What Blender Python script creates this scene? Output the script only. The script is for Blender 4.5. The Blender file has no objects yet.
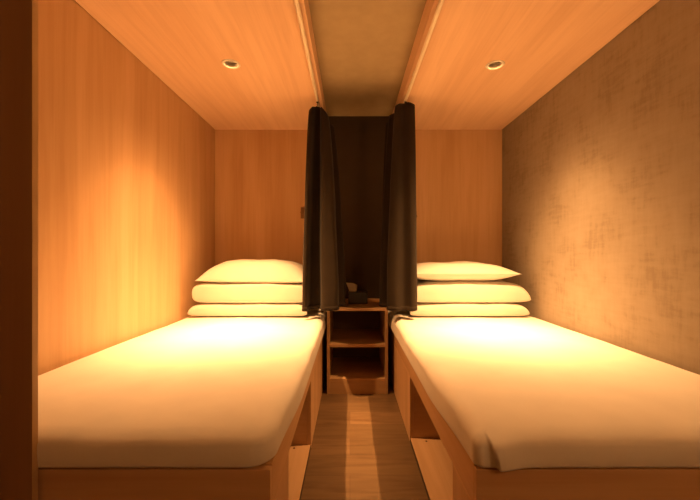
import bpy, bmesh, math, random
from mathutils import Vector, noise
random.seed(4)
C = bpy.context.scene.collection
PI = math.pi
CAMZ = 0.93
def Z(v): return CAMZ + v            # heights measured from the lens

# ------------------------------------------------------------------ materials
def new_mat(name):
    m = bpy.data.materials.new(name); m.use_nodes = True
    nt = m.node_tree
    return m, nt, nt.nodes['Principled BSDF']

def ramp(nt, stops):
    r = nt.nodes.new('ShaderNodeValToRGB')
    e = r.color_ramp.elements
    e[0].position, e[0].color = stops[0][0], (*stops[0][1], 1)
    e[1].position, e[1].color = stops[-1][0], (*stops[-1][1], 1)
    for p, c in stops[1:-1]:
        k = e.new(p); k.color = (*c, 1)
    return r

def coords(nt, scale, loc=(0, 0, 0)):
    g = nt.nodes.new('ShaderNodeNewGeometry')
    mp = nt.nodes.new('ShaderNodeMapping')
    mp.inputs['Scale'].default_value = scale
    mp.inputs['Location'].default_value = loc
    nt.links.new(g.outputs['Position'], mp.inputs['Vector'])
    return mp

def noise_node(nt, mp, scale, detail=3, rough=.5, dist=0):
    n = nt.nodes.new('ShaderNodeTexNoise')
    n.inputs['Scale'].default_value = scale
    n.inputs['Detail'].default_value = detail
    n.inputs['Roughness'].default_value = rough
    n.inputs['Distortion'].default_value = dist
    nt.links.new(mp.outputs[0], n.inputs['Vector'])
    return n

def mixc(nt, a, b, fac, mode='MIX'):
    m = nt.nodes.new('ShaderNodeMix'); m.data_type = 'RGBA'; m.blend_type = mode
    m.clamp_factor = True
    if isinstance(fac, (int, float)): m.inputs[0].default_value = fac
    else: nt.links.new(fac, m.inputs[0])
    for s, v in ((6, a), (7, b)):
        if isinstance(v, tuple): m.inputs[s].default_value = (*v, 1)
        else: nt.links.new(v, m.inputs[s])
    return m.outputs[2]

def wood(name, axis, c0, c1, c2, rough=.45, stave=7.0, loc=(0, 0, 0)):
    """oak veneer; axis = direction of the grain"""
    m, nt, b = new_mat(name)
    def sc(along, across):
        v = [across]*3; v['xyz'.index(axis)] = along; return tuple(v)
    broad = noise_node(nt, coords(nt, sc(.10, 1), loc), stave, 1.5, .4)       # staves of veneer
    fine = noise_node(nt, coords(nt, sc(.02, 1), loc), 110, 3, .6)            # pores
    wavy = noise_node(nt, coords(nt, sc(.07, 1), loc), 26, 2, .5, .4)       # cathedral figure
    r1 = ramp(nt, [(.32, c0), (.5, c1), (.68, c2)])
    nt.links.new(broad.outputs['Fac'], r1.inputs[0])
    rw = ramp(nt, [(.36, (.93, .905, .88)), (.56, (1, 1, 1))])
    nt.links.new(wavy.outputs['Fac'], rw.inputs[0])
    rf = ramp(nt, [(.34, (.955, .94, .92)), (.55, (1, 1, 1))])
    nt.links.new(fine.outputs['Fac'], rf.inputs[0])
    col = mixc(nt, r1.outputs[0], rw.outputs[0], .8, 'MULTIPLY')
    col = mixc(nt, col, rf.outputs[0], .8, 'MULTIPLY')
    nt.links.new(col, b.inputs['Base Color'])
    b.inputs['Roughness'].default_value = rough
    b.inputs['Specular IOR Level'].default_value = .3
    bp = nt.nodes.new('ShaderNodeBump'); bp.inputs['Strength'].default_value = .06
    bp.inputs['Distance'].default_value = .002
    nt.links.new(fine.outputs['Fac'], bp.inputs['Height'])
    nt.links.new(bp.outputs[0], b.inputs['Normal'])
    return m

OAK = ((.55, .345, .185), (.60, .385, .21), (.65, .425, .24))
oak_z = wood('oak upright grain', 'z', *OAK)
oak_y = wood('oak lengthwise grain', 'y', *OAK, stave=9)
oak_x = wood('oak crosswise grain', 'x', *OAK, stave=12)
oak_ceiling_lit = wood('oak ceiling lit', 'y', (.76, .51, .325), (.79, .54, .35), (.82, .57, .375), stave=6)  # same oak coloured lighter, the stronger light on the ceilings put into the colour
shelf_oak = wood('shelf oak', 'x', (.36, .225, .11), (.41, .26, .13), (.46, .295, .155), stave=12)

def floor_mat():
    m, nt, b = new_mat('floor planks')
    # planks laid across the aisle: grain along x, boards ~0.14 m in y
    g = nt.nodes.new('ShaderNodeNewGeometry')
    br = nt.nodes.new('ShaderNodeTexBrick')
    br.inputs['Scale'].default_value = 1.0
    br.inputs['Brick Width'].default_value = 1.2
    br.inputs['Row Height'].default_value = .145
    br.inputs['Mortar Size'].default_value = .0012
    br.inputs['Color1'].default_value = (.14, .086, .041, 1)
    br.inputs['Color2'].default_value = (.20, .124, .062, 1)
    br.inputs['Mortar'].default_value = (.12, .07, .04, 1)
    nt.links.new(g.outputs['Position'], br.inputs['Vector'])
    n1 = noise_node(nt, coords(nt, (.12, 1, 1)), 26, 4, .6, .8)
    r = ramp(nt, [(.32, (.62, .56, .5)), (.6, (1, 1, 1))])
    nt.links.new(n1.outputs['Fac'], r.inputs[0])
    col = mixc(nt, br.outputs['Color'], r.outputs[0], .85, 'MULTIPLY')
    nt.links.new(col, b.inputs['Base Color'])
    b.inputs['Roughness'].default_value = .42
    return m

def paper_mat():
    m, nt, b = new_mat('woven wallpaper')
    v = noise_node(nt, coords(nt, (1, 1, .16)), 48, 4, .65)      # upright dashes
    h = noise_node(nt, coords(nt, (1, .16, 1)), 48, 4, .65)      # level dashes
    big = noise_node(nt, coords(nt, (1, 1, 1)), 5.5, 3, .6)
    rv = ramp(nt, [(.36, (0, 0, 0)), (.66, (1, 1, 1))]); nt.links.new(v.outputs['Fac'], rv.inputs[0])
    rh = ramp(nt, [(.36, (0, 0, 0)), (.66, (1, 1, 1))]); nt.links.new(h.outputs['Fac'], rh.inputs[0])
    cross = mixc(nt, rv.outputs[0], rh.outputs[0], .5)
    rb = ramp(nt, [(.35, (0, 0, 0)), (.62, (1, 1, 1))]); nt.links.new(big.outputs['Fac'], rb.inputs[0])
    f = mixc(nt, cross, rb.outputs[0], .45)
    col = ramp(nt, [(.15, (.26, .21, .155)), (.42, (.315, .26, .195)), (.8, (.34, .285, .22))])
    nt.links.new(f, col.inputs[0])
    nt.links.new(col.outputs[0], b.inputs['Base Color'])
    b.inputs['Roughness'].default_value = .75
    b.inputs['Specular IOR Level'].default_value = .2
    bp = nt.nodes.new('ShaderNodeBump'); bp.inputs['Strength'].default_value = .15
    bp.inputs['Distance'].default_value = .002
    nt.links.new(cross, bp.inputs['Height']); nt.links.new(bp.outputs[0], b.inputs['Normal'])
    return m

def cloth_mat(name, col, weave=900, rough=.9, sheen=.2, var=.06):
    m, nt, b = new_mat(name)
    n = noise_node(nt, coords(nt, (1, 1, 1)), 9, 3)
    lo = tuple(c*(1-var) for c in col)
    r = ramp(nt, [(.3, lo), (.7, col)]); nt.links.new(n.outputs['Fac'], r.inputs[0])
    nt.links.new(r.outputs[0], b.inputs['Base Color'])
    b.inputs['Roughness'].default_value = rough
    b.inputs['Specular IOR Level'].default_value = .15
    b.inputs['Sheen Weight'].default_value = sheen
    w = noise_node(nt, coords(nt, (1, 1, 1)), weave, 1)
    bp = nt.nodes.new('ShaderNodeBump'); bp.inputs['Strength'].default_value = .08
    bp.inputs['Distance'].default_value = .001
    nt.links.new(w.outputs['Fac'], bp.inputs['Height']); nt.links.new(bp.outputs[0], b.inputs['Normal'])
    return m

def plain(name, col, rough=.5, metal=0, spec=.5, var=.08, scale=14):
    m, nt, b = new_mat(name)
    n = noise_node(nt, coords(nt, (1, 1, 1)), scale, 3)
    lo = tuple(c*(1-var) for c in col)
    r = ramp(nt, [(.35, lo), (.65, col)]); nt.links.new(n.outputs['Fac'], r.inputs[0])
    nt.links.new(r.outputs[0], b.inputs['Base Color'])
    b.inputs['Roughness'].default_value = rough; b.inputs['Metallic'].default_value = metal
    b.inputs['Specular IOR Level'].default_value = spec
    return m

M_floor, M_paper = floor_mat(), paper_mat()
M_sheet = cloth_mat('white bed linen', (.80, .78, .73))
M_pillow = cloth_mat('white pillowcase', (.62, .595, .53))
M_curtain = cloth_mat('dark curtain cloth', (.026, .018, .011), 600, .85, .06, .2)
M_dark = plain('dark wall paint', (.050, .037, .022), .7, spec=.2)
M_aisle = plain('aisle ceiling paint', (.42, .33, .20), .7, spec=.25)
M_rail = plain('beech rail', (.90, .80, .62), .35)
M_metal = plain('satin metal', (.72, .66, .55), .3, 1)
M_reflector = plain('lamp reflector', (.62, .58, .52), .35)
M_baffle = plain('lamp baffle', (.48, .43, .35), .45)
M_trimring = plain('lamp trim', (.90, .86, .78), .4)
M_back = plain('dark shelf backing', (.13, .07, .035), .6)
M_black = plain('black plastic', (.012, .011, .011), .45)
M_knob = plain('brown hook', (.20, .11, .05), .5)
M_lit_patch = plain('pale lit patch', (.45, .38, .27), .7)
M_edge = plain('edge band', (.50, .33, .17), .45)
M_screw = plain('screw cap', (.06, .035, .02), .5)

# ------------------------------------------------------------------ builders
def tag(o, label=None, cat=None, group=None, kind=None):
    if label: o['label'] = label
    if cat: o['category'] = cat
    if group: o['group'] = group
    if kind: o['kind'] = kind
    return o

def empty(name, loc, label, cat, group=None):
    o = bpy.data.objects.new(name, None); C.objects.link(o)
    o.location = loc; o.empty_display_size = .05
    return tag(o, label, cat, group)

def obj(name, bm, mat, parent=None, smooth=False, origin=None):
    me = bpy.data.meshes.new(name)
    bmesh.ops.recalc_face_normals(bm, faces=bm.faces[:])
    base = Vector(parent.location) if parent else Vector((0, 0, 0))
    if parent and parent.parent: base = base + Vector(parent.parent.location)
    if origin is not None: base = Vector(origin)
    for v in bm.verts: v.co -= base
    bm.to_mesh(me); bm.free()
    for p in me.polygons: p.use_smooth = smooth
    me.materials.append(mat)
    o = bpy.data.objects.new(name, me); C.objects.link(o)
    if parent: o.parent = parent
    elif origin is not None: o.location = base
    return o

def box(bm, x0, x1, y0, y1, z0, z1, bev=0.0):
    r = bmesh.ops.create_cube(bm, size=1)
    vs = r['verts']
    for v in vs:
        v.co.x = x0 if v.co.x < 0 else x1
        v.co.y = y0 if v.co.y < 0 else y1
        v.co.z = z0 if v.co.z < 0 else z1
    if bev:
        es = list({e for v in vs for e in v.link_edges})
        bmesh.ops.bevel(bm, geom=es, offset=bev, segments=2, affect='EDGES', profile=.5)
    return bm

def bx(x0, x1, y0, y1, z0, z1, bev=0.0):
    if x0 > x1: x0, x1 = x1, x0
    return box(bmesh.new(), x0, x1, y0, y1, z0, z1, bev)

def tube(bm, a, b, r, n=16):
    a, b = Vector(a), Vector(b); d = b-a
    q = d.to_track_quat('Z', 'Y')
    rings = []
    for p in (a, b):
        rings.append([bm.verts.new(p + q @ Vector((r*math.cos(2*PI*k/n), r*math.sin(2*PI*k/n), 0))) for k in range(n)])
    for k in range(n):
        bm.faces.new((rings[0][k], rings[0][(k+1) % n], rings[1][(k+1) % n], rings[1][k]))
    bm.faces.new(rings[0][::-1]); bm.faces.new(rings[1])
    return bm

def lathe(bm, prof, cx, cy, n=40, closed=False):
    rings = []
    for r, z in prof:
        rings.append([bm.verts.new((cx+r*math.cos(2*PI*k/n), cy+r*math.sin(2*PI*k/n), z)) for k in range(n)])
    pairs = list(zip(rings, rings[1:]))
    if closed: pairs.append((rings[-1], rings[0]))
    for A, B in pairs:
        for k in range(n):
            bm.faces.new((A[k], A[(k+1) % n], B[(k+1) % n], B[k]))
    return bm

# ------------------------------------------------------------------ measures
XL, XR = -1.089, 1.226          # side walls
YB, YF = 2.78, -1.25            # back wall, wall behind the lens
ZC, ZA = Z(1.0), Z(1.11)        # capsule ceilings, aisle ceiling
EL, ER = -.183, .335            # inner edges of the capsule ceilings
BL, BR = -.187, .297            # aisle sides of the bed bases
FRONT = .81
LAMP_L, LAMP_R = (-.626, 1.816), (.767, 1.825)

def struct(name, bm, mat):
    return tag(obj(name, bm, mat), kind='structure')

# ------------------------------------------------------------------ the setting
struct('floor', bx(XL-.1, XR+.1, YF-.1, YB+.1, -.08, 0), M_floor)
struct('wall_left', bx(XL-.1, XL, YF-.1, YB+.1, 0, ZA), oak_z)
struct('wall_right', bx(XR, XR+.1, YF-.1, YB+.1, 0, ZA), M_paper)
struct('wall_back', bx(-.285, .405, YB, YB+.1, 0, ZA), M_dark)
struct('wall_back_left', bx(XL, -.285, YB, YB+.1, 0, ZC), oak_z)
struct('wall_back_right', bx(.405, XR, YB, YB+.1, 0, ZC), oak_z)
struct('wall_front', bx(XL, XR, YF-.1, YF, 0, ZA), plain('corridor paint', (.62, .54, .42), .7))
struct('ceiling', bx(XL-.1, XR+.1, YF-.1, YB+.1, ZA, ZA+.08), M_aisle)

def pod_ceiling(name, x0, x1, lamp, y0=.8, y1=YB):
    bm = bmesh.new(); n = 40; r = .040
    def loop(z):
        rect = [bm.verts.new(p) for p in ((x0, y0, z), (x1, y0, z), (x1, y1, z), (x0, y1, z))]
        circ = [bm.verts.new((lamp[0]+r*math.cos(2*PI*k/n), lamp[1]+r*math.sin(2*PI*k/n), z)) for k in range(n)]
        es = [bm.edges.new((rect[i], rect[(i+1) % 4])) for i in range(4)]
        es += [bm.edges.new((circ[i], circ[(i+1) % n])) for i in range(n)]
        bmesh.ops.triangle_fill(bm, use_beauty=True, use_dissolve=False, edges=es)
        return rect, circ
    ra, ca = loop(ZC)
    rb = [bm.verts.new((v.co.x, v.co.y, ZA)) for v in ra]
    cb = [bm.verts.new((v.co.x, v.co.y, ZA-.002)) for v in ca]
    for i in range(4): bm.faces.new((ra[i], ra[(i+1) % 4], rb[(i+1) % 4], rb[i]))
    for i in range(n): bm.faces.new((ca[i], ca[(i+1) % n], cb[(i+1) % n], cb[i]))
    bm.faces.new(cb)
    bm.faces.new(rb)
    return struct(name, bm, oak_ceiling_lit)
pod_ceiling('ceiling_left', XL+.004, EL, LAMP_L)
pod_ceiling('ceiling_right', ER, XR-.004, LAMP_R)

# entry panel in front of the left capsule, its face in a darker wood tone
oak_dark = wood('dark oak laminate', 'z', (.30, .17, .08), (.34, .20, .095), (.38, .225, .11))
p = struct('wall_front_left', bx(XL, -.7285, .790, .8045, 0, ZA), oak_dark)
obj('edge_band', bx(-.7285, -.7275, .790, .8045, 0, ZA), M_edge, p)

# ------------------------------------------------------------------ downlights
ies = bpy.data.texts.new('spot_profile.ies')
ang = [0, 5, 10, 15, 20, 25, 30, 35, 38, 42, 46, 52, 58, 90]
cd = [1000, 950, 780, 550, 350, 212, 130, 76, 48, 20, 9, 3, 0, 0]
ies.write("IESNA:LM-63-1995\nTILT=NONE\n1 1000 1 %d 1 1 2 0 0 0\n1 1 1\n%s\n0\n%s\n" % (
    len(ang), ' '.join(map(str, ang)), ' '.join(map(str, cd))))
LAMP_COL = (1.0, .485, .17)
LAMP_W = 10.6

def downlight(x, y, label):
    t = empty('downlight', (x, y, ZC), label, 'ceiling light', 'recessed downlights')
    bm = lathe(bmesh.new(), [(.0335, ZC-.0005), (.036, ZC-.004), (.0435, ZC-.0035), (.0475, ZC-.0003)], x, y, closed=True)
    obj('trim_ring', bm, M_trimring, t, True)
    bm = lathe(bmesh.new(), [(.0365, ZC+.0005), (.0355, ZC+.012), (.033, ZC+.026), (.034, ZC+.026), (.038, ZC+.012), (.039, ZC+.0005)], x, y, closed=True)
    obj('baffle', bm, M_baffle, t, True)
    bm = lathe(bmesh.new(), [(.033, ZC+.027), (.029, ZC+.040), (.020, ZC+.052), (.010, ZC+.057), (.010, ZC+.059), (.021, ZC+.054), (.031, ZC+.041), (.035, ZC+.027)], x, y, closed=True)
    obj('reflector', bm, M_reflector, t, True)
    L = bpy.data.lights.new('lamp', 'SPOT')
    L.spot_size = math.radians(140); L.spot_blend = .2; L.shadow_soft_size = .014
    L.energy = LAMP_W; L.color = LAMP_COL
    L.use_nodes = True
    nt = L.node_tree
    em = next(n for n in nt.nodes if n.type == 'EMISSION')
    i = nt.nodes.new('ShaderNodeTexIES'); i.mode = 'INTERNAL'; i.ies = ies
    i.inputs['Strength'].default_value = 1.0
    nt.links.new(i.outputs['Fac'], em.inputs['Strength'])
    o = bpy.data.objects.new('lamp', L); C.objects.link(o); o.parent = t
    o.location = (0, 0, .012)
downlight(*LAMP_L, 'small round recessed downlight in the wood ceiling above the left bed')
downlight(*LAMP_R, 'small round recessed downlight in the wood ceiling above the right bed')

# unseen globe light added on the right wall to brighten the bed fronts
def fill_lamp(y, z, label):
    t = empty('fill_lamp', (XR, y, z), label, 'fill light')
    obj('wall_plate', bx(XR-.014, XR-.0005, y-.045, y+.045, z-.075, z+.045, .004), M_metal, t)
    bm = tube(bmesh.new(), (XR-.014, y, z-.05), (XR-.11, y, z-.05), .007)
    tube(bm, (XR-.11, y, z-.057), (XR-.11, y, z-.040), .022, 24)
    obj('arm', bm, M_metal, t, False)
    bm = bmesh.new(); bmesh.ops.create_uvsphere(bm, u_segments=32, v_segments=20, radius=.06)
    for v in bm.verts: v.co += Vector((XR-.11, y, z+.018))
    m, nt, b = new_mat('fill globe')
    b.inputs['Base Color'].default_value = (.85, .75, .6, 1)
    b.inputs['Emission Color'].default_value = (1.0, .46, .16, 1)
    b.inputs['Emission Strength'].default_value = 120
    obj('globe', bm, m, t, True)
fill_lamp(-.25, 1.42, 'added unseen globe fill light on the right wall in front of the beds')

# ------------------------------------------------------------------ bed bases
def bed_base(xo, xi, open0, open1, label):
    s = 1 if xi > xo else -1            # aisle lies in direction s
    t = empty('bed_base', ((xo+xi)/2, (FRONT+YB)/2, 0), label, 'bed base', 'oak bed bases')
    th = .018; top = Z(-.503); rz = Z(-.607); y1 = YB-.002
    a = xo + s*.002
    obj('front_panel', bx(a, xi, FRONT, FRONT+th, 0, top-.004, .0015), oak_x, t)
    obj('front_post', bx(xi-s*th, xi, FRONT+th+.0004, open0, 0, rz, .0012), oak_z, t)
    obj('side_rail', bx(xi-s*th, xi, FRONT+th+.0004, y1, rz+.0005, top, .0012), oak_y, t)
    obj('cabinet_panel', bx(xi-s*th, xi, open1, y1, 0, rz, .0012), oak_z, t)
    obj('divider', bx(a, xi-s*(th+.0005), open0-th, open0, .0, rz), oak_x, t)
    obj('divider', bx(a, xi-s*(th+.0005), open1, open1+th, .0, rz), oak_x, t)
    bb = obj('bottom_board', bx(a, xi-s*.002, open0+.0005, open1-.0005, 0, .018, .001), oak_y, t)
    obj('edge_band', bx(xi-s*.0018, xi-s*.0002, open0+.001, open1-.001, 0, .017), M_screw, bb)
    bm = bmesh.new()
    tube(bm, (xi-s*.075, open1-.03, .0182), (xi-s*.075, open1-.03, .0195), .005, 12)
    obj('screw_cap', bm, M_screw, bb)
    obj('platform', bx(a, xi-s*(th+.0005), FRONT+th+.0005, y1, top-.03, top-.004), oak_x, t)
    return t
bed_base(XL, BL, 1.05, 1.65, 'oak bed base with an open storage bay under the left mattress')
bed_base(XR, BR, 1.00, 1.71, 'oak bed base with an open storage bay under the right mattress')

# ------------------------------------------------------------------ mattresses
def mattress(x0, x1, y0, y1, z0, z1, aisle, seed, label, fold=False):
    rc = {}                                           # plan corner radii
    xa, xb = min(x0, x1), max(x0, x1)
    n_c, n_s, n_l = 12, 40, 90
    R_aisle, R_wall = (.022 if fold else .065), .045
    rl, rr = (R_aisle, R_wall) if aisle < 0 else (R_wall, R_aisle)
    def outline(inset):
        pts = []
        A, B, Y0, Y1 = xa+inset, xb-inset, y0+inset, y1-inset
        L, R_ = max(rl-inset, .001), max(rr-inset, .001)
        def arc(cx, cy, r, a0):
            for k in range(n_c):
                a = a0 + (PI/2)*k/n_c
                pts.append((cx+r*math.cos(a), cy+r*math.sin(a)))
        def line(p, q, n):
            for k in range(n):
                f = k/n; pts.append((p[0]+(q[0]-p[0])*f, p[1]+(q[1]-p[1])*f))
        line((A+L, Y0), (A+L+.12, Y0), 70); line((A+L+.12, Y0), (B-R_, Y0), n_s); arc(B-R_, Y0+R_, R_, -PI/2)
        line((B, Y0+R_), (B, Y1-R_), n_l); arc(B-R_, Y1-R_, R_, 0)
        line((B-R_, Y1), (A+L, Y1), n_s); arc(A+L, Y1-L, L, PI/2)
        line((A, Y1-L), (A, Y0+L), n_l); arc(A+L, Y0+L, L, PI)
        return pts
    bm = bmesh.new(); rings = []
    H = z1-z0; rt, rb = .034, .008
    prof = []
    for k in range(5): a = PI/2*k/5; prof.append((rb*(1-math.sin(a)), z0+rb*(1-math.cos(a))))
    for k in range(4): prof.append((0, z0+rb+(H-rb-rt)*k/3))
    for k in range(1, 8): a = PI/2*k/7; prof.append((rt*(1-math.cos(a)), z1-rt*(1-math.sin(a))))
    for ins in (.05, .07, .1, .14, .19, .25, .30, .35): prof.append((ins, z1))
    for ins, z in prof:
        rings.append([bm.verts.new((*p, z)) for p in outline(ins)])
    N = len(rings[0])
    for P, Q in zip(rings, rings[1:]):
        for k in range(N): bm.faces.new((P[k], P[(k+1) % N], Q[(k+1) % N], Q[k]))
    bm.faces.new(rings[0][::-1]); bm.faces.new(rings[-1])
    sv = Vector((seed*3.1, seed*1.7, 0))
    for v in bm.verts:
        f = max(0, min(1, (v.co.z-z0)/H))
        top = f**2
        d = .004*noise.noise(v.co*3.2+sv) + .0018*noise.noise(v.co*9+sv)
        v.co.z += d*top
        if f < .25 and v.co.y < y0+.3:                # hem of the sheet, slightly uneven
            v.co.z += -.0006+.0012*abs(noise.noise(Vector((v.co.x*11, seed, 0))))
        w = (1-abs(2*f-1)**2)
        hang = max(0, min(1, (v.co.y-y0-.02)/.40)); hang = hang*hang*(3-2*hang)
        if v.co.y < y0+.10: v.co.z -= .014*(1-(v.co.y-y0)/.10)**2*f**3      # softer foot edge
        bulge = .005*w + .003*noise.noise(v.co*6+sv)*w
        if abs(v.co.y-y0) < .06: v.co.y -= bulge
        edge = xa if aisle < 0 else xb
        if fold and v.co.y < y0+.02:                  # the front of the sheet laps over the side at the corner
            q = v.co.x-(xa+.050-.024*f**1.5)
            if q > 0: v.co.y -= .0155*math.exp(-(q/.055)**2)*min(1, q/.0032)*(1-f**5)
        if abs(v.co.x-edge) < .06: v.co.x += aisle*(bulge+.020*hang*(1-f)**.7+.0025*noise.noise(Vector((v.co.y*9, f*1.5, seed)))*f)
    o = obj('mattress', bm, M_sheet, None, True, origin=((xa+xb)/2, (y0+y1)/2, z0))
    tag(o, label, 'mattress', 'fitted-sheet mattresses')
    return o
ZT = Z(-.411)
mattress(XL+.006, BL+.003, FRONT-.004, YB-.006, Z(-.5025), ZT, 1, 1.3, 'white-sheeted mattress on the left bed base, its foot end partly behind the dark panel')
mattress(XR-.006, BR-.003, FRONT-.004, YB-.006, Z(-.5025), ZT, -1, 7.7, 'white-sheeted mattress on the right bed base beside the woven wallpaper', True)

# ------------------------------------------------------------------ pillows
def pillow(xc, yc, z0, w, d, h, label, px=5, flat=.30, pinch=.05, seed=0, corner=.6, under=None, lean=0.0):
    """flat = height of the seam as a share of the thickness; the underside settles on the pillow below"""
    bm = bmesh.new(); n, m = 56, 40
    def fill(u, v):
        return (max(0, 1-abs(u)**px)*max(0, 1-abs(v)**px))**corner
    def lumps(u, v):
        return .009*noise.noise(Vector((u*2+seed, v*2, seed)))+.003*noise.noise(Vector((u*6, v*5+seed, 3)))
    def top_z(u, v):
        t = fill(u, v)
        return z0 + flat*h + (1-flat)*h*t + lumps(u, v)*t + lean*u
    def pos(u, v, top):
        x = xc + u*(1-pinch*(1-v*v)*abs(u)**3)*w/2
        y = yc + v*(1-pinch*(1-u*u)*abs(v)**3)*d/2
        zb = z0 + flat*h*(1-fill(u, v)) + lean*u
        if under: zb = max(zb, under(x, y)+.0015)
        z = max(top_z(u, v), zb+.0008) if top else zb
        return Vector((x, y, z))
    g = {}
    for top in (0, 1):
        for i in range(n+1):
            for j in range(m+1):
                u, v = -math.cos(PI*i/n), -math.cos(PI*j/m)
                if top and (i in (0, n) or j in (0, m)): g[1, i, j] = g[0, i, j]; continue
                g[top, i, j] = bm.verts.new(pos(u, v, top))
        for i in range(n):
            for j in range(m):
                q = [g[top, i, j], g[top, i+1, j], g[top, i+1, j+1], g[top, i, j+1]]
                bm.faces.new(q if top else q[::-1])
    o = obj('pillow', bm, M_pillow, None, True, origin=(xc, yc, z0))
    tag(o, label, 'pillow', 'stacked white pillows')
    def surface(x, y):
        u, v = (x-xc)/(w/2), (y-yc)/(d/2)
        return top_z(u, v) if abs(u) < 1 and abs(v) < 1 else -9
    return surface

yp = 2.475; b = ZT+.004
f = pillow(-.658, yp-.006, b, .765, .52, .086, 'flat bottom white pillow of the stack on the left bed', flat=.30, seed=1, corner=.28, px=9)
f = pillow(-.648, yp, b+.084, .745, .50, .132, 'boxy middle white pillow of the stack on the left bed', flat=.5, seed=2, corner=.20, px=12, pinch=.015, under=f)
pillow(-.640, yp, b+.208, .730, .50, .158, 'plump top white pillow of the stack on the left bed', flat=.14, seed=3, corner=.72, px=4, under=f, lean=-.004)
f = pillow(.768, yp-.006, b, .765, .52, .086, 'flat bottom white pillow of the stack on the right bed', flat=.28, seed=4, corner=.30, px=9)
f = pillow(.776, yp, b+.084, .785, .50, .142, 'thick middle white pillow of the stack on the right bed', flat=.20, seed=5, corner=.36, px=7, under=f)
pillow(.745, yp, b+.216, .735, .50, .132, 'plump top white pillow of the stack on the right bed', flat=.46, seed=6, corner=.72, px=3.6, under=f)

# ------------------------------------------------------------------ curtain rails and curtains
RZ = ZC-.024
def rail(x, label):
    t = empty('curtain_rail', (x, (YF+YB)/2, RZ), label, 'curtain rail', 'curtain rails')
    bm = tube(bmesh.new(), (x, .80, RZ), (x, YB-.02, RZ), .0095, 24)
    obj('rod', bm, M_rail, t, True)
    for y in (1.05, 1.90, 2.55):
        bm = bx(x-.006, x+.006, y-.012, y+.012, RZ+.0097, ZC-.0005, .001)
        box(bm, x-.011, x+.011, y-.006, y+.006, RZ+.0097, RZ+.012)
        obj('bracket', bm, M_metal, t)
    obj('end_stop', bx(x-.012, x+.012, YB-.019, YB-.004, RZ-.012, RZ+.012, .002), M_metal, t)
XRL, XRR = -.2075, .353
rail(XRL, 'slim pale wooden curtain rail under the left capsule ceiling edge')
rail(XRR, 'slim pale wooden curtain rail under the right capsule ceiling edge')

def curtain(xr, droop, spec, label):
    """gathered curtain; spec rows: (t, offset x at top, offset x at hem, y)"""
    top, bot = RZ-.022, Z(-.354)
    nz, sub = 46, 10
    t = empty('curtain', (xr, 2.3, bot), label, 'curtain', 'dark gathered curtains')
    bm = bmesh.new(); rows = []
    pts = spec
    m = len(pts)
    def cr(p0, p1, p2, p3, f):
        return .5*((2*p1)+(-p0+p2)*f+(2*p0-5*p1+4*p2-p3)*f*f+(-p0+3*p1-3*p2+p3)*f**3)
    for iz in range(nz+1):
        s = iz/nz; z = top+(bot-top)*s
        g = min(1, s*1.15)**.75
        row = []
        P = []
        for k, (xt, xb, yt, yb) in enumerate(pts):
            wob = .008*noise.noise(Vector((k*1.9, s*3.2, xr*9)))*s
            P.append((xr+xt+(xb-xt)*g+wob, yt+(yb-yt)*g))
        for k in range(m-1):
            a, b_, c, d = P[max(k-1, 0)], P[k], P[k+1], P[min(k+2, m-1)]
            for q in range(sub):
                f = q/sub
                row.append((cr(a[0], b_[0], c[0], d[0], f), cr(a[1], b_[1], c[1], d[1], f), z))
        row.append((*P[-1], z))
        row = [(x, y, z-min(.075, max(0, abs(x-xr)-.01)*droop)*(1-s)**6) for x, y, z in row]
        row = [(x, y, z+s**8*(.006*noise.noise(Vector((x*22, y*22, 1.5)))+.003)) for x, y, z in row]
        rows.append(row)
    V = [[bm.verts.new(p) for p in r] for r in rows]
    n = len(V[0])
    for a, b_ in zip(V, V[1:]):
        for k in range(n-1): bm.faces.new((a[k], a[k+1], b_[k+1], b_[k]))
    o = obj('drape', bm, M_curtain, t, True)
    md = o.modifiers.new('thickness', 'SOLIDIFY'); md.thickness = .003; md.offset = 0
    # stitched hem along the bottom
    bm = bmesh.new()
    h = [[], []]
    for k in range(n):
        for i, iz in ((0, nz-1), (1, nz)):
            h[i].append(bm.verts.new(Vector(rows[iz][k])+Vector((0, 0, -.0008))))
    for k in range(n-1): bm.faces.new((h[0][k], h[0][k+1], h[1][k+1], h[1][k]))
    ho = obj('hem', bm, M_curtain, t, True)
    md = ho.modifiers.new('thickness', 'SOLIDIFY'); md.thickness = .0056; md.offset = 0
    for y in (2.19, 2.27, 2.35, 2.43):
        bm = tube(bmesh.new(), (xr, y, top-.016), (xr, y, RZ-.0097), .003, 10)
        box(bm, xr-.007, xr+.007, y-.004, y+.004, RZ-.0145, RZ-.0097, .001)
        obj('glider', bm, M_black, t)
    return t
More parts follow.
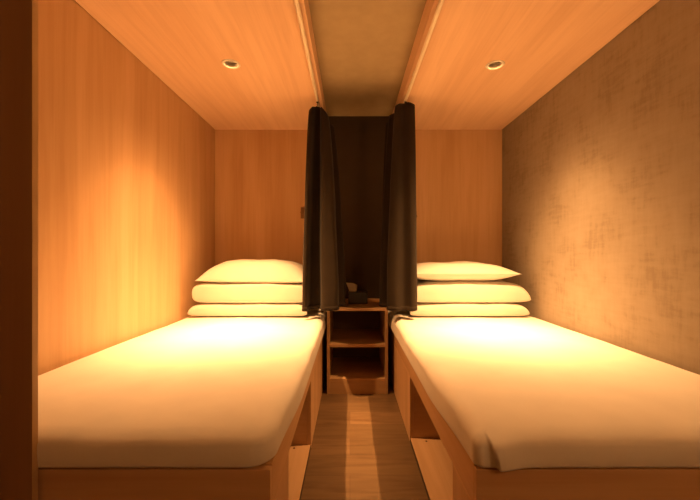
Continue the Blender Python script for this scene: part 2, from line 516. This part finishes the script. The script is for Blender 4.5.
# rows: x offset at heading, x offset at hem, y at heading, y at hem
left_spec = [(-.052, -.088, 2.19, 2.150), (-.048, -.082, 2.170, 2.128), (-.030, -.060, 2.175, 2.140), (-.012, -.040, 2.225, 2.215), (.015, .008, 2.235, 2.225),
             (.026, .036, 2.190, 2.150), (.048, .085, 2.180, 2.135), (.066, .128, 2.200, 2.150), (.060, .120, 2.26, 2.24), (-.020, -.030, 2.28, 2.27),
             (-.030, -.042, 2.30, 2.30), (.030, .070, 2.32, 2.31), (.085, .165, 2.34, 2.33), (.080, .150, 2.37, 2.37), (-.020, -.036, 2.39, 2.40), (-.025, -.040, 2.43, 2.44), (.040, .100, 2.45, 2.46)]
curtain(XRL, 1.3, left_spec, 'dark gathered curtain hanging between the shelf unit and the left bed')
right_spec = [(.050, .058, 2.205, 2.175), (.054, .062, 2.180, 2.140), (.020, .030, 2.165, 2.120), (-.012, -.020, 2.185, 2.145), (-.040, -.075, 2.170, 2.122), (-.062, -.122, 2.190, 2.150), (-.058, -.105, 2.225, 2.21),
              (-.020, -.030, 2.25, 2.245), (.006, .006, 2.275, 2.275), (-.030, -.060, 2.30, 2.30), (-.080, -.140, 2.32, 2.32), (-.078, -.138, 2.35, 2.36),
              (-.010, -.020, 2.375, 2.385), (.006, .006, 2.41, 2.42), (-.050, -.080, 2.435, 2.445), (-.095, -.140, 2.46, 2.47)]
curtain(XRR, .25, right_spec, 'dark gathered curtain hanging between the shelf unit and the right bed')

def hook(x, s, z, label):
    t = empty('curtain_hook', (x, YB, z), label, 'hook', 'curtain tieback hooks')
    obj('plate', bx(x-.016, x+.016, YB-.007, YB-.0003, z-.045, z+.045, .002), M_knob, t)
    bm = tube(bmesh.new(), (x, YB-.007, z), (x, YB-.035, z), .007, 12)
    tube(bm, (x, YB-.034, z), (x, YB-.042, z), .014, 16)
    obj('knob', bm, M_knob, t)
hook(-.380, -1, Z(.330), 'small brown tieback hook on the back wall beside the left curtain')
hook(.520, 1, Z(.300), 'small brown tieback hook on the back wall beside the right curtain')

# ------------------------------------------------------------------ shelf unit at the end of the aisle
sx0, sx1, sy0, sy1 = -.153, .252, 2.29, YB-.003
st = Z(-.358)
S = empty('shelf_unit', ((sx0+sx1)/2, (sy0+sy1)/2, 0), 'open wooden shelf unit standing between the two beds at the aisle end', 'shelf')
th = .018
for a, c in ((sx0, sx0+th), (sx1-th, sx1)):
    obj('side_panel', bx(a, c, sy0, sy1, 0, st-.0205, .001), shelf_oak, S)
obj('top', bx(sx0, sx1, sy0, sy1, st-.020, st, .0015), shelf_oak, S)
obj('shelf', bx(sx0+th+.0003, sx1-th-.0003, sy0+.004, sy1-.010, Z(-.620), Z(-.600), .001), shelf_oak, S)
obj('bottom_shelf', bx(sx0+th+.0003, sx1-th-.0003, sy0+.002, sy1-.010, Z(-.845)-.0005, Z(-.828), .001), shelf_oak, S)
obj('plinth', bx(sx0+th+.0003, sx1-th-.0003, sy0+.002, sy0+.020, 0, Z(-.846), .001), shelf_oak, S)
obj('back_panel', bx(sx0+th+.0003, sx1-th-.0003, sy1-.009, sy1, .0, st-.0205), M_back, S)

# small dark box half behind the left curtain; its pale shape models a patch of light
bxo = empty('dark_box', (.055, 2.52, st), 'small dark box with a pale shape for a lit patch, on top of the shelf unit', 'small box')
obj('body', bx(-.012, .125, 2.46, 2.57, st+.0003, st+.085, .006), M_black, bxo)
bm = bmesh.new()
A = [(-.004, 2.513, .0855), (.046, 2.509, .0855), (.050, 2.505, .135), (.020, 2.511, .146), (-.028, 2.506, .150), (-.014, 2.512, .112)]
f = [bm.verts.new((x, y, st+z)) for x, y, z in A]; k = [bm.verts.new((x+.003, y+.012, st+z-.002*(i > 1))) for i, (x, y, z) in enumerate(A)]
bm.faces.new(f); bm.faces.new(k[::-1])
for i in range(len(f)): bm.faces.new((f[i], f[(i+1) % len(f)], k[(i+1) % len(f)], k[i]))
obj('lit_patch', bm, M_lit_patch, bxo)

# ------------------------------------------------------------------ world, camera, colour
w = bpy.data.worlds.new('World'); bpy.context.scene.world = w; w.use_nodes = True
w.node_tree.nodes['Background'].inputs[0].default_value = (.02, .012, .006, 1)

cam = bpy.data.cameras.new('Camera'); co = bpy.data.objects.new('Camera', cam); C.objects.link(co)
co.location = (0, 0, CAMZ); co.rotation_euler = (PI/2, 0, 0)
cam.sensor_fit = 'HORIZONTAL'; cam.sensor_width = 36
cam.lens = 36*345/700
cam.shift_y = 4/700
cam.clip_start = .02
bpy.context.scene.camera = co
vs = bpy.context.scene.view_settings
vs.view_transform = 'Standard'; vs.look = 'None'; vs.gamma = 1; vs.use_curve_mapping = False
vs.exposure = 0.0
